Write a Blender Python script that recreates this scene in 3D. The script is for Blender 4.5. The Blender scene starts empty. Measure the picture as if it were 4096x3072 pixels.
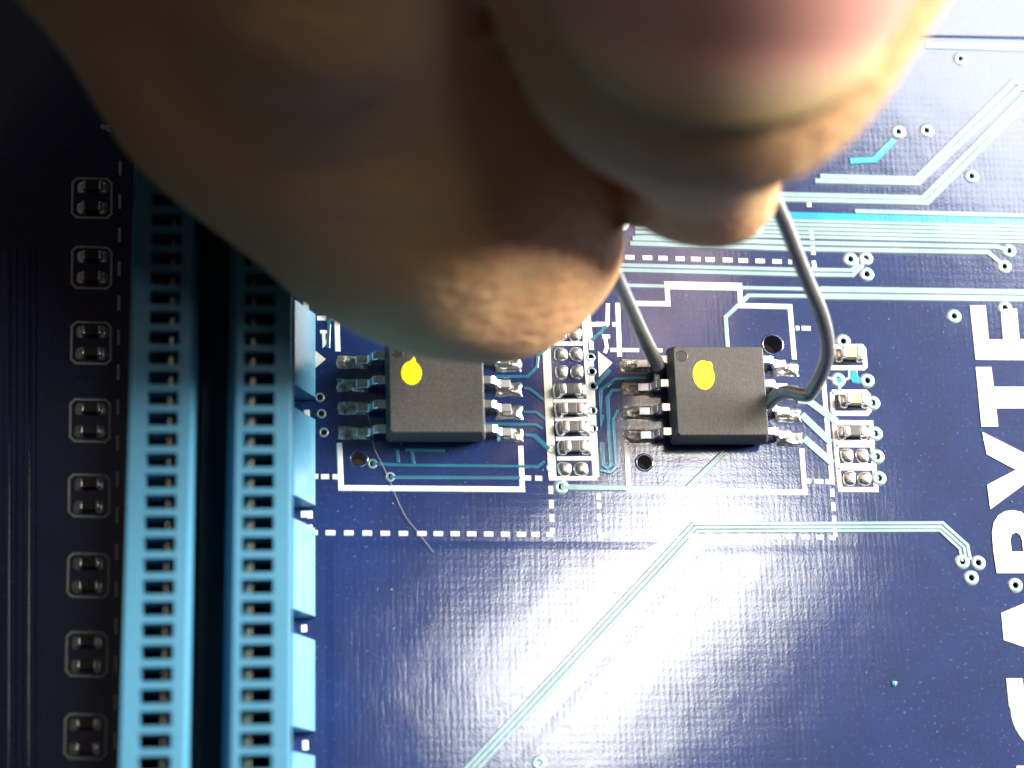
import bpy, bmesh, math, random
import numpy as np
from mathutils import Vector, Matrix

# Units: 1 Blender unit = 1 mm.  x runs east (right), y north (up in the picture), z up from the board.
scene = bpy.context.scene
scene.unit_settings.system = 'METRIC'
scene.unit_settings.scale_length = 0.001
R = math.radians
random.seed(7)
col = scene.collection

# ------------------------------------------------------------------ camera
cd = bpy.data.cameras.new('camera')
cam = bpy.data.objects.new('camera', cd)
col.objects.link(cam)
cam.location = (-11.839, -27.776, 96.0)
cam.rotation_euler = (R(16.2), R(-6.6), R(-1.5))
cd.sensor_width = 36.0
cd.lens = 70.3125
cd.clip_start = 1.0
cd.clip_end = 3000.0
cd.dof.use_dof = True
cd.dof.focus_distance = 101.5
cd.dof.aperture_fstop = 0.031      # lens opening about 2 mm, in scene millimetres
scene.camera = cam
scene.render.resolution_x, scene.render.resolution_y = 1024, 768

# ------------------------------------------------------------------ light
world = bpy.data.worlds.new('World')
scene.world = world
world.use_nodes = True
bg = world.node_tree.nodes['Background']
bg.inputs[0].default_value = (1.0, 0.90, 0.80, 1)
bg.inputs[1].default_value = 0.04

def area(name, loc, target, sx, sy, power, color):
    d = bpy.data.lights.new(name, 'AREA')
    d.shape = 'RECTANGLE'
    d.size, d.size_y = sx, sy
    d.energy = power
    d.color = color
    o = bpy.data.objects.new(name, d)
    o.location = loc
    o.rotation_euler = (Vector(target) - Vector(loc)).to_track_quat('-Z', 'Y').to_euler()
    col.objects.link(o)
    return o
# desk lamp on the right, and a small lamp overhead whose reflection lies in the varnish of the board
area('desk_lamp', (319, 96, 200), (0, 5, 0), 150, 150, 6.7e6, (1.0, 0.94, 0.85))
area('overhead_lamp', (61, 39, 300), (18, -5, 0), 36, 76, 0.95e5, (1.0, 0.98, 0.95))
area('corner_glare_lamp', (166, 179, 300), (18, 10, 0), 100, 100, 2.2e5, (0.95, 0.97, 1.0))  # unseen source, added for the glare in the upper right corner

scene.view_settings.view_transform = 'Standard'
scene.view_settings.look = 'None'
scene.view_settings.exposure = 0.0
scene.view_settings.gamma = 1.0
scene.view_settings.use_curve_mapping = False
scene.render.engine = 'CYCLES'
scene.cycles.use_denoising = True
scene.cycles.max_bounces = 8
scene.cycles.caustics_reflective = False
scene.cycles.caustics_refractive = False
scene.cycles.sample_clamp_indirect = 6.0

# ------------------------------------------------------------------ materials
MATS = {}
def new_mat(name):
    m = bpy.data.materials.new(name)
    m.use_nodes = True
    MATS[name] = m
    nt = m.node_tree
    return m, nt, nt.nodes['Principled BSDF']
def node(nt, kind, **kw):
    n = nt.nodes.new(kind)
    for k, v in kw.items():
        if k.startswith('i_'):
            n.inputs[k[2:].replace('_', ' ')].default_value = v
        else:
            setattr(n, k, v)
    return n
def ramp(nt, stops):
    n = nt.nodes.new('ShaderNodeValToRGB')
    e = n.color_ramp.elements
    while len(e) < len(stops): e.new(0.5)
    for el, (p, c) in zip(e, stops):
        el.position = p
        el.color = c if len(c) == 4 else (*c, 1)
    return n
def simple(name, color, rough=0.5, metal=0.0, spec=0.5, noise=0.12, nscale=6.0, bump=0.0, bscale=20.0, coat=0.0, coatr=0.1, sss=0.0):
    """a plain coloured stuff with slight mottling and, if asked, fine relief"""
    m, nt, p = new_mat(name)
    tc = node(nt, 'ShaderNodeTexCoord')
    nz = node(nt, 'ShaderNodeTexNoise'); nz.inputs['Scale'].default_value = nscale; nz.inputs['Detail'].default_value = 5
    nt.links.new(tc.outputs['Object'], nz.inputs['Vector'])
    lo = tuple(c * (1 - noise) for c in color); hi = tuple(min(1, c * (1 + noise)) for c in color)
    rp = ramp(nt, [(0.3, lo), (0.7, hi)])
    nt.links.new(nz.outputs['Fac'], rp.inputs[0])
    nt.links.new(rp.outputs[0], p.inputs['Base Color'])
    p.inputs['Roughness'].default_value = rough
    p.inputs['Metallic'].default_value = metal
    p.inputs['Specular IOR Level'].default_value = spec
    p.inputs['Coat Weight'].default_value = coat
    p.inputs['Coat Roughness'].default_value = coatr
    if bump:
        n2 = node(nt, 'ShaderNodeTexNoise'); n2.inputs['Scale'].default_value = bscale; n2.inputs['Detail'].default_value = 4
        nt.links.new(tc.outputs['Object'], n2.inputs['Vector'])
        b = node(nt, 'ShaderNodeBump'); b.inputs['Strength'].default_value = 1.0; b.inputs['Distance'].default_value = bump
        nt.links.new(n2.outputs['Fac'], b.inputs['Height'])
        nt.links.new(b.outputs[0], p.inputs['Normal'])
    return m

def board_material(name, base, metal=0.0, rough=0.42, coat=1.0):
    """blue solder mask: glassy varnish over a glass weave that leaves streaks along y"""
    m, nt, p = new_mat(name)
    tc = node(nt, 'ShaderNodeTexCoord')
    L = nt.links.new
    # colour: mottling and fine dust specks
    n1 = node(nt, 'ShaderNodeTexNoise'); n1.inputs['Scale'].default_value = 0.35; n1.inputs['Detail'].default_value = 4
    L(tc.outputs['Object'], n1.inputs['Vector'])
    r1 = ramp(nt, [(0.3, tuple(c * 0.85 for c in base)), (0.7, tuple(c * 1.15 for c in base))])
    L(n1.outputs['Fac'], r1.inputs[0])
    n2 = node(nt, 'ShaderNodeTexNoise'); n2.inputs['Scale'].default_value = 5.5; n2.inputs['Detail'].default_value = 3
    L(tc.outputs['Object'], n2.inputs['Vector'])
    r2 = ramp(nt, [(0.62, (0, 0, 0)), (0.80, (1, 1, 1))])
    L(n2.outputs['Fac'], r2.inputs[0])
    mx = node(nt, 'ShaderNodeMixRGB'); mx.inputs[2].default_value = (0.16, 0.19, 0.36, 1)
    mf = node(nt, 'ShaderNodeMath', operation='MULTIPLY'); mf.inputs[1].default_value = 0.55
    L(r2.outputs[0], mf.inputs[0]); L(mf.outputs[0], mx.inputs[0]); L(r1.outputs[0], mx.inputs[1])
    L(mx.outputs[0], p.inputs['Base Color'])
    p.inputs['Metallic'].default_value = metal
    p.inputs['Roughness'].default_value = rough
    p.inputs['Specular IOR Level'].default_value = 0.22
    p.inputs['Coat Weight'].default_value = coat
    p.inputs['Coat IOR'].default_value = 2.1
    p.inputs['Coat Roughness'].default_value = 0.12
    # relief: long streaks of the weave, plus fine grain
    mp = node(nt, 'ShaderNodeMapping'); mp.inputs['Scale'].default_value = (5.0, 0.8, 1)
    L(tc.outputs['Object'], mp.inputs['Vector'])
    n3 = node(nt, 'ShaderNodeTexNoise'); n3.inputs['Scale'].default_value = 1.0; n3.inputs['Detail'].default_value = 3
    L(mp.outputs[0], n3.inputs['Vector'])
    n4 = node(nt, 'ShaderNodeTexNoise'); n4.inputs['Scale'].default_value = 9.0; n4.inputs['Detail'].default_value = 2
    L(tc.outputs['Object'], n4.inputs['Vector'])
    n5 = node(nt, 'ShaderNodeTexNoise'); n5.inputs['Scale'].default_value = 0.28; n5.inputs['Detail'].default_value = 2
    L(tc.outputs['Object'], n5.inputs['Vector'])
    b1 = node(nt, 'ShaderNodeBump'); b1.inputs['Strength'].default_value = 1; b1.inputs['Distance'].default_value = 0.0026
    b2 = node(nt, 'ShaderNodeBump'); b2.inputs['Strength'].default_value = 1; b2.inputs['Distance'].default_value = 0.0022
    b3 = node(nt, 'ShaderNodeBump'); b3.inputs['Strength'].default_value = 1; b3.inputs['Distance'].default_value = 0.02
    L(n3.outputs['Fac'], b1.inputs['Height']); L(n4.outputs['Fac'], b2.inputs['Height']); L(n5.outputs['Fac'], b3.inputs['Height'])
    # the glass cloth shows through as a faint grid
    wv = []
    for axis, sc in (('X', 1.10), ('Y', 0.82)):
        wn = node(nt, 'ShaderNodeTexWave', wave_type='BANDS', bands_direction=axis)
        wn.inputs['Scale'].default_value = sc; wn.inputs['Distortion'].default_value = 1.2; wn.inputs['Detail'].default_value = 2; wn.inputs['Detail Scale'].default_value = 1.5
        L(tc.outputs['Object'], wn.inputs['Vector']); wv.append(wn)
    ad = node(nt, 'ShaderNodeMath', operation='ADD'); L(wv[0].outputs['Fac'], ad.inputs[0]); L(wv[1].outputs['Fac'], ad.inputs[1])
    b4 = node(nt, 'ShaderNodeBump'); b4.inputs['Strength'].default_value = 1; b4.inputs['Distance'].default_value = 0.00042
    L(ad.outputs[0], b4.inputs['Height']); L(b3.outputs[0], b4.inputs['Normal'])
    L(b4.outputs[0], b1.inputs['Normal']); L(b1.outputs[0], b2.inputs['Normal'])
    L(b2.outputs[0], p.inputs['Normal']); L(b2.outputs[0], p.inputs['Coat Normal'])
    return m

MASK = board_material('blue_solder_mask', (0.004, 0.021, 0.108))
TRACE = board_material('masked_copper', (0.28, 0.40, 0.44), metal=0.3, rough=0.45, coat=0.35)
TEAL = board_material('shaded_masked_copper', (0.03, 0.20, 0.32), metal=0.5, rough=0.42)  # shaded copy of the trace copper, the shade put into its colour
PATCH = board_material('masked_copper_patch', (0.02, 0.33, 0.60), metal=0.35, rough=0.5)
SILK = simple('white_print', (0.80, 0.80, 0.77), 0.6, noise=0.06, nscale=14)
CREAM = simple('cream_print', (0.74, 0.73, 0.62), 0.6, noise=0.05, nscale=14)
SOLDER = simple('solder', (0.88, 0.90, 0.92), 0.30, metal=1.0, noise=0.06, nscale=4, bump=0.03, bscale=5)
DULL_SOLDER = simple('dull_solder', (0.46, 0.43, 0.38), 0.42, metal=0.85, noise=0.45, nscale=3.2, bump=0.10, bscale=4.5)
TIN = simple('tinned_lead', (0.86, 0.88, 0.90), 0.32, metal=1.0, noise=0.08)
VIA = simple('via_ring', (0.50, 0.72, 0.80), 0.30, metal=0.7, noise=0.1, coat=0.6)
EPOXY = simple('black_mould_compound', (0.068, 0.064, 0.061), 0.46, noise=0.25, nscale=8, bump=0.012, bscale=12, spec=0.6)
MARK = simple('faint_laser_marking', (0.098, 0.082, 0.076), 0.55, noise=0.2, nscale=20)
DIMPLE = simple('moulded_dimple', (0.040, 0.040, 0.038), 0.36, noise=0.1)
YELLOW = simple('yellow_paint', (0.90, 0.88, 0.010), 0.5, noise=0.04)
SLOTP = simple('light_blue_plastic', (0.070, 0.25, 0.40), 0.42, noise=0.05, nscale=3, bump=0.004, bscale=12)
GOLD = simple('gilded_contact', (0.62, 0.55, 0.42), 0.35, metal=1.0, noise=0.05)
CAPB = simple('tan_ceramic', (0.56, 0.47, 0.27), 0.5, noise=0.06)
RESB = simple('grey_ceramic', (0.13, 0.12, 0.115), 0.45, noise=0.2)
DARKB = simple('dark_brown_ceramic', (0.07, 0.055, 0.05), 0.5, noise=0.2)
STEEL = simple('grey_steel', (0.32, 0.33, 0.33), 0.42, metal=0.9, noise=0.12, nscale=2.5, bump=0.01, bscale=6)
HAIR = simple('pale_fibre', (0.45, 0.38, 0.32), 0.4, noise=0.1)
DUST = simple('pale_dust', (0.30, 0.33, 0.46), 0.8, noise=0.1)
HOLE = simple('hole_wall', (0.02, 0.02, 0.02), 0.7, noise=0.2)

def skin_material():
    m, nt, p = new_mat('skin')
    tc = node(nt, 'ShaderNodeTexCoord'); L = nt.links.new
    n1 = node(nt, 'ShaderNodeTexNoise'); n1.inputs['Scale'].default_value = 0.10; n1.inputs['Detail'].default_value = 5
    L(tc.outputs['Object'], n1.inputs['Vector'])
    r = ramp(nt, [(0.30, (0.62, 0.34, 0.18)), (0.55, (0.69, 0.41, 0.20)), (0.75, (0.73, 0.46, 0.22))])
    L(n1.outputs['Fac'], r.inputs[0]); L(r.outputs[0], p.inputs['Base Color'])
    p.inputs['Roughness'].default_value = 0.6
    p.inputs['Specular IOR Level'].default_value = 0.15
    p.inputs['Subsurface Weight'].default_value = 0.6
    p.inputs['Subsurface Radius'].default_value = (1.0, 0.70, 0.42)
    p.inputs['Subsurface Scale'].default_value = 2.6
    mp = node(nt, 'ShaderNodeMapping'); mp.inputs['Scale'].default_value = (1.0, 2.6, 2.6)
    L(tc.outputs['Object'], mp.inputs['Vector'])
    n2 = node(nt, 'ShaderNodeTexNoise'); n2.inputs['Scale'].default_value = 0.8; n2.inputs['Detail'].default_value = 4
    L(mp.outputs[0], n2.inputs['Vector'])
    b = node(nt, 'ShaderNodeBump'); b.inputs['Strength'].default_value = 1; b.inputs['Distance'].default_value = 0.25
    L(n2.outputs['Fac'], b.inputs['Height']); L(b.outputs[0], p.inputs['Normal'])
    return m
SKIN = skin_material()
def nail_material():
    m, nt, p = new_mat('nail')
    tc = node(nt, 'ShaderNodeTexCoord'); L = nt.links.new
    sp = node(nt, 'ShaderNodeSeparateXYZ'); L(tc.outputs['UV'], sp.inputs[0])
    r = ramp(nt, [(0.0, (0.86, 0.42, 0.36)), (0.78, (0.84, 0.42, 0.35)), (0.88, (0.74, 0.52, 0.34)), (0.95, (0.64, 0.46, 0.24)), (1.0, (0.50, 0.33, 0.13))])
    L(sp.outputs['Y'], r.inputs[0]); L(r.outputs[0], p.inputs['Base Color'])
    p.inputs['Roughness'].default_value = 0.5
    p.inputs['Specular IOR Level'].default_value = 0.2
    p.inputs['Subsurface Weight'].default_value = 0.3
    p.inputs['Subsurface Radius'].default_value = (1.0, 0.4, 0.2)
    return m
NAIL = nail_material()

# ------------------------------------------------------------------ helpers
def mesh_obj(name, verts, faces, mat, parent=None, smooth=False):
    me = bpy.data.meshes.new(name)
    me.from_pydata([tuple(v) for v in verts], [], [tuple(f) for f in faces])
    me.update()
    bm = bmesh.new(); bm.from_mesh(me); bmesh.ops.recalc_face_normals(bm, faces=bm.faces[:]); bm.to_mesh(me); bm.free()
    if smooth:
        me.polygons.foreach_set('use_smooth', [True] * len(me.polygons))
    me.materials.append(mat)
    o = bpy.data.objects.new(name, me)
    col.objects.link(o)
    if parent is not None: o.parent = parent
    return o
def empty(name, loc, rz=0.0):
    o = bpy.data.objects.new(name, None)
    o.location = loc; o.rotation_euler = (0, 0, rz); o.empty_display_size = 1
    col.objects.link(o)
    return o
def tag(o, label=None, cat=None, group=None, kind=None):
    if label: o['label'] = label
    if cat: o['category'] = cat
    if group: o['group'] = group
    if kind: o['kind'] = kind
    return o
def instance(src, name, loc, rz=0.0, parent=None):
    o = src.copy(); o.name = name; col.objects.link(o)
    o.location = loc; o.rotation_euler = (0, 0, rz); o.parent = parent
    return o

def ribbon_data(pts, w, z0, z1, bev=0.35, rounded=False):
    """a strip of width w along a polyline, mitred, with sloping flanks (real relief on the board)"""
    P = [Vector((p[0], p[1])) for p in pts]
    n = len(P); V = []; F = []
    h = z1 - z0
    flank = min(h * bev / 0.35 * 1.1, w * 0.3)
    for i in range(n):
        if i == 0: d0 = d1 = (P[1] - P[0]).normalized()
        elif i == n - 1: d0 = d1 = (P[-1] - P[-2]).normalized()
        else: d0 = (P[i] - P[i - 1]).normalized(); d1 = (P[i + 1] - P[i]).normalized()
        n0 = Vector((-d0.y, d0.x)); n1 = Vector((-d1.y, d1.x))
        mi = (n0 + n1)
        mi = n0 if mi.length < 1e-4 else mi.normalized()
        k = 1.0 / max(0.45, mi.dot(n0))
        for s, z in ((-(w / 2 + flank), z0), (-w / 2, z1), (w / 2, z1), ((w / 2 + flank), z0)):
            q = P[i] + mi * (s * k)
            V.append((q.x, q.y, z))
    for i in range(n - 1):
        a, b = i * 4, i * 4 + 4
        for j in range(3):
            F.append((a + j, b + j, b + j + 1, a + j + 1))
    F.append((0, 1, 2, 3)); F.append((4 * n - 1, 4 * n - 2, 4 * n - 3, 4 * n - 4))
    return V, F
LAYER = [0]
def lift_layer():
    LAYER[0] = (LAYER[0] + 1) % 9      # crossing lines never share a plane
    return LAYER[0] * 0.0007
def ribbon(name, pts, w, z1, mat, parent, z0=0.0):
    V, F = ribbon_data(pts, w, z0, z1 + lift_layer())
    return mesh_obj(name, V, F, mat, parent)
def prism(name, pts, z0, z1, mat, parent, inset=0.0):
    """flat polygon with thickness; inset slopes its flanks inwards"""
    n = len(pts)
    P = [Vector((p[0], p[1])) for p in pts]
    area2 = sum(P[i].x * P[(i + 1) % n].y - P[(i + 1) % n].x * P[i].y for i in range(n))
    sgn = 1 if area2 > 0 else -1
    T = []
    for i in range(n):
        d0 = (P[i] - P[i - 1]).normalized(); d1 = (P[(i + 1) % n] - P[i]).normalized()
        n0 = Vector((-d0.y, d0.x)) * sgn; n1 = Vector((-d1.y, d1.x)) * sgn
        mi = (n0 + n1).normalized()
        T.append(P[i] + mi * (inset / max(0.4, mi.dot(n0))))
    V = [(p.x, p.y, z0) for p in P] + [(p.x, p.y, z1) for p in T]
    F = [tuple(range(n, 2 * n))] + [(i, (i + 1) % n, n + (i + 1) % n, n + i) for i in range(n)]
    return mesh_obj(name, V, F, mat, parent)
def ring_data(ri, ro, z0, z1, seg=28, slope=0.25):
    V = []; F = []
    prof = [(ri, z0 - 0.02), (ri, z1 * 0.8), (ri + (ro - ri) * slope, z1), (ro - (ro - ri) * slope, z1), (ro, z0)]
    m = len(prof)
    for i in range(seg):
        a = 2 * math.pi * i / seg
        for r, z in prof: V.append((r * math.cos(a), r * math.sin(a), z))
    for i in range(seg):
        a, b = i * m, ((i + 1) % seg) * m
        for j in range(m - 1): F.append((a + j, b + j, b + j + 1, a + j + 1))
    return V, F
def box_data(sx, sy, sz, bev=0.0, z0=0.0, seg=2):
    bm = bmesh.new()
    bmesh.ops.create_cube(bm, size=1.0)
    for v in bm.verts: v.co = Vector((v.co.x * sx, v.co.y * sy, v.co.z * sz + sz / 2 + z0))
    if bev: bmesh.ops.bevel(bm, geom=bm.edges[:], offset=bev, segments=seg, profile=0.5, affect='EDGES')
    bm.verts.index_update()
    V = [v.co.copy() for v in bm.verts]; F = [[v.index for v in f.verts] for f in bm.faces]
    bm.free()
    return V, F
def dome_data(rx, ry, h, seg=20, rings=7, wob=0.0, rnd=None):
    V = [(0, 0, h)]; F = []
    ph = [random.random() * 6.28 for _ in range(4)]
    for k in range(1, rings + 1):
        t = (k / rings) * math.pi / 2
        for i in range(seg):
            a = 2 * math.pi * i / seg
            w = 1 + wob * (math.sin(2 * a + ph[0]) * 0.5 + math.sin(3 * a + ph[1]) * 0.5)
            ca, sa = math.cos(a), math.sin(a)
            q = 0.72                      # squarish outline, like a pad
            ca = math.copysign(abs(ca) ** q, ca); sa = math.copysign(abs(sa) ** q, sa)
            V.append((rx * math.sin(t) * ca * w, ry * math.sin(t) * sa * w, h * math.cos(t)))
    for i in range(seg): F.append((0, 1 + i, 1 + (i + 1) % seg))
    for k in range(rings - 1):
        for i in range(seg):
            a = 1 + k * seg; b = a + seg; j = (i + 1) % seg
            F.append((a + i, b + i, b + j, a + j))
    return V, F
def lumpy_pad_data(sx, sy, h, nx=14, ny=9, amp=0.5, rim=0.15):
    """a soldered pad: uneven mound with a wet, wavy top"""
    ph = [random.random() * 6.28 for _ in range(8)]
    V = []; F = []
    for j in range(ny + 1):
        for i in range(nx + 1):
            u = i / nx * 2 - 1; v = j / ny * 2 - 1
            e = max(0.0, (1 - abs(u) ** 6)) ** 0.5 * max(0.0, (1 - abs(v) ** 4)) ** 0.5
            w = 1 + amp * (math.sin(3.1 * u + ph[0]) * math.sin(2.3 * v + ph[1]) + 0.6 * math.sin(5.7 * u + 2 * v + ph[2]) + 0.4 * math.sin(7 * v + 3 * u + ph[3]))
            ex = 1 + 0.04 * math.sin(4 * v + ph[4]); ey = 1 + 0.05 * math.sin(4 * u + ph[5])
            V.append((u * sx / 2 * ex, v * sy / 2 * ey, h * e * max(0.15, w) * 0.75))
    for j in range(ny):
        for i in range(nx):
            a = j * (nx + 1) + i
            F.append((a, a + 1, a + nx + 2, a + nx + 1))
    return V, F
def tube_data(pts, r, seg=14, cap=True):
    P = [Vector(p) for p in pts]; n = len(P); V = []; F = []
    up = Vector((0, 0, 1))
    for i in range(n):
        d = (P[min(i + 1, n - 1)] - P[max(i - 1, 0)]).normalized()
        if i == 0: a = d.cross(up if abs(d.z) < 0.9 else Vector((1, 0, 0))).normalized()
        else: a = (a - d * a.dot(d)).normalized()
        b = d.cross(a)
        rr = r[i] if isinstance(r, (list, tuple)) else r
        for k in range(seg):
            t = 2 * math.pi * k / seg
            V.append(P[i] + a * (rr * math.cos(t)) + b * (rr * math.sin(t)))
    for i in range(n - 1):
        for k in range(seg):
            k2 = (k + 1) % seg
            F.append((i * seg + k, i * seg + k2, (i + 1) * seg + k2, (i + 1) * seg + k))
    if cap:
        F.append(tuple(range(seg))); F.append(tuple(range((n - 1) * seg, n * seg)))
    return V, F
def smooth_path(pts, sub=8):
    P = [Vector(p) for p in pts]; out = []
    for i in range(len(P) - 1):
        p0 = P[max(i - 1, 0)]; p1 = P[i]; p2 = P[i + 1]; p3 = P[min(i + 2, len(P) - 1)]
        for k in range(sub):
            t = k / sub
            out.append(0.5 * ((2 * p1) + (p2 - p0) * t + (2 * p0 - 5 * p1 + 4 * p2 - p3) * t * t + (3 * p1 - p0 - 3 * p2 + p3) * t ** 3))
    out.append(P[-1])
    return out

# ------------------------------------------------------------------ circuit board (the surface everything stands on)
HOLES = [((-7.714,-3.893), 0.37), ((6.572,-4.05), 0.36), ((13.547,2.211), 0.48)]
VIAS = [(25.008,18.58),(21.177,14.205),(22.748,14.314),(25.007,11.728),(26.659,7.532),(26.326,6.645),(17.994,6.924),(18.832,6.979),(18.819,6.106),(23.332,3.85),(26.128,4.337),(17.286,2.423),(18.597,-0.88),(18.601,-2.51),(18.598,-3.72),(18.614,-4.844),(18.398,0.306),(22.592,-9.158),(23.42,-9.225),(22.984,-9.989),(25.242,-10.382),(2.302,-5.314),(0.793,-18.836),(16.869,0.335)]
SMALL_VIAS = [(4.05,1.429),(4.073,0.675),(1.886,-3.379),(1.818,-4.33),(4.034,-1.373),(4.025,-2.311),(-7.039,-4.145),(-6.182,-4.815),(-9.631,-0.767),(-9.557,-1.603),(-9.434,-2.562),(4.121,-0.089)]
def make_board():
    cu = bpy.data.curves.new('board_outline', 'CURVE')
    cu.dimensions = '2D'; cu.fill_mode = 'BOTH'; cu.extrude = 0.8; cu.resolution_u = 8
    def loop(pts):
        s = cu.splines.new('POLY'); s.points.add(len(pts) - 1); s.use_cyclic_u = True
        for q, p in zip(s.points, pts): q.co = (p[0], p[1], 0, 1)
    loop([(-60, -55), (75, -55), (75, 75), (-60, 75)])
    for (c, r) in HOLES: loop([(c[0] + r * math.cos(-a * math.pi / 16), c[1] + r * math.sin(-a * math.pi / 16)) for a in range(32)])
    for c in VIAS: loop([(c[0] + 0.125 * math.cos(-a * math.pi / 8), c[1] + 0.125 * math.sin(-a * math.pi / 8)) for a in range(16)])
    for c in SMALL_VIAS: loop([(c[0] + 0.14 * math.cos(-a * math.pi / 8), c[1] + 0.14 * math.sin(-a * math.pi / 8)) for a in range(16)])
    tmp = bpy.data.objects.new('tmp', cu); col.objects.link(tmp)
    dg = bpy.context.evaluated_depsgraph_get()
    me = bpy.data.meshes.new_from_object(tmp.evaluated_get(dg))
    bpy.data.objects.remove(tmp)
    for v in me.vertices: v.co.z -= 0.8
    me.materials.clear(); me.materials.append(MASK)
    o = bpy.data.objects.new('circuit_board', me); col.objects.link(o)
    return o
board = make_board()
tag(board, kind='structure')
board['label'] = 'glossy dark blue printed circuit board under the chips and the slot'

# copper areas under the varnish: low plateaus with soft edges
prism('copper_area', [(9.386,-8.266),(21.129,-8.322),(21.969,-9.13),(21.771,-11.351),(28.254,-11.645),(26.983,-23.413),(-4.118,-22.792),(-0.345,-18.677),(4.197,-13.76)], 0, 0.012, MASK, board, inset=0.5)
prism('copper_area', [(-9.373,-7.969),(7.12,-8.108),(6.444,-9.138),(-4.304,-19.553),(-4.807,-21.63),(-9.259,-21.547)], 0, 0.009, MASK, board, inset=0.4)
prism('copper_area', [(21.183,19.76),(31.658,19.863),(32.425,26.96),(21.731,26.556)], 0, 0.024, MASK, board, inset=0.16)

def traces(w, *paths, h=0.05, mat=None, name='trace'):
    for p in paths: ribbon(name, p, w, h, mat or TRACE, board)
TW = 0.20
# upper right bundles
traces(0.36, [(23.109,19.341),(30.172,19.309)])
traces(0.23, [(16.708,11.544),(21.889,11.507),(27.838,17.251),(29.959,17.264)], [(16.419,11.283),(22.005,11.253),(28.159,16.935),(29.923,16.922)])
traces(0.23, [(14.205,10.477),(22.209,10.432),(28.408,16.47),(29.725,17.747)], [(13.919,10.204),(22.39,10.152),(28.57,16.12),(29.824,17.334)])
traces(0.30, [(18.406,12.447),(19.712,12.547),(20.904,13.722)], mat=PATCH)
traces(0.36, [(13.461,9.313),(29.11,9.125)], mat=PATCH)
traces(0.20, [(18.464,9.6),(29.15,9.51)])
W0, W1 = Vector((6.672,9.025)), Vector((6.625,7.947)); M0, M1 = Vector((13.444,9.033)), Vector((13.388,8.128)); E0, E1 = Vector((29.779,8.896)), Vector((29.686,8.017))
for k in range(5):
    t = k / 4.0
    traces(0.155, [W0.lerp(W1, t)[:], M0.lerp(M1, t)[:], E0.lerp(E1, t)[:]])
traces(0.20, [(6.49,7.876),(15.371,7.785),(26.006,7.732),(26.608,7.573)], [(6.347,7.598),(15.348,7.438),(25.496,7.416),(26.252,6.727)])
traces(0.17, [(5.643,6.41),(14.844,6.297),(18.014,6.302),(18.304,6.583),(18.338,7.027)], [(5.632,6.137),(14.933,6.023),(18.034,6.026),(18.498,6.475),(18.83,6.951)])
traces(0.16, [(5.728,5.309),(8.077,5.287)], [(12.086,5.258),(16.264,5.231)])
traces(0.27, [(16.264,5.231),(29.388,5.209)], [(15.838,4.842),(29.349,4.847)])
traces(0.17, [(16.237,4.847),(12.417,4.84),(11.137,3.657),(11.162,2.001)])
# left chip
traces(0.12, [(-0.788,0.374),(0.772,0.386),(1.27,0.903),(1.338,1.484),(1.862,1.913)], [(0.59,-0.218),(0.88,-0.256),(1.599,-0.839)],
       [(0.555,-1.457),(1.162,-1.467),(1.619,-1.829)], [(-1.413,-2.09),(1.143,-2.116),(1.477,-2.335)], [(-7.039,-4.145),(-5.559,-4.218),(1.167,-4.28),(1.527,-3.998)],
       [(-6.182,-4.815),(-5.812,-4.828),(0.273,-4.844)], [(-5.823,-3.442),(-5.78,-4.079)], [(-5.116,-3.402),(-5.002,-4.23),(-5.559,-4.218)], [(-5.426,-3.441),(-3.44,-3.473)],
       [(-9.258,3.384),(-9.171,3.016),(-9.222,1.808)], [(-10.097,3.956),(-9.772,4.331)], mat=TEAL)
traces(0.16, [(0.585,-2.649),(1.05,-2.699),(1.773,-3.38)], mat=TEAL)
# between the chips
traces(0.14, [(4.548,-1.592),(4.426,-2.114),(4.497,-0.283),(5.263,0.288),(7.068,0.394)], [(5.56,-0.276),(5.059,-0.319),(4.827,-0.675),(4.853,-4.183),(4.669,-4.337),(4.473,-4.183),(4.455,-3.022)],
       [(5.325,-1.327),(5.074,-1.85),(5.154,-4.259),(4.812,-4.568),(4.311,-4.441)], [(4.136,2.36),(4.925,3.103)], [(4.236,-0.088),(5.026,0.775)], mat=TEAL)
traces(0.22, [(2.302,-5.314),(2.703,-5.339),(8.646,-5.411),(10.64,-3.547)])
# right of the right chip
traces(0.33, [(14.664,-0.772),(15.212,-0.795),(16.614,-1.899)], [(14.808,-1.538),(16.233,-3.006)], [(14.854,-2.788),(16.258,-4.105)])
# bottom bundle
traces(0.13, [(-6.405,-22.769),(-2.724,-19.017),(8.872,-7.199),(21.752,-7.165),(22.931,-8.301),(23.017,-9.07)],
       [(-6.136,-22.808),(-2.45,-19.057),(9.015,-7.377),(21.656,-7.371),(22.75,-8.429),(22.814,-9.146)], [(-5.879,-22.893),(-2.177,-19.119),(9.106,-7.581),(21.562,-7.552),(22.521,-8.505),(22.593,-9.146)])
# far left: the dark mask colour paints in the shade there
traces(0.20, [(-25.135,6.761),(-24.053,-20.143)], [(-24.77,6.766),(-23.714,-20.149)], [(-24.161,6.776),(-23.149,-20.159)], [(-23.819,6.781),(-22.833,-20.164)], mat=MASK)
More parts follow.
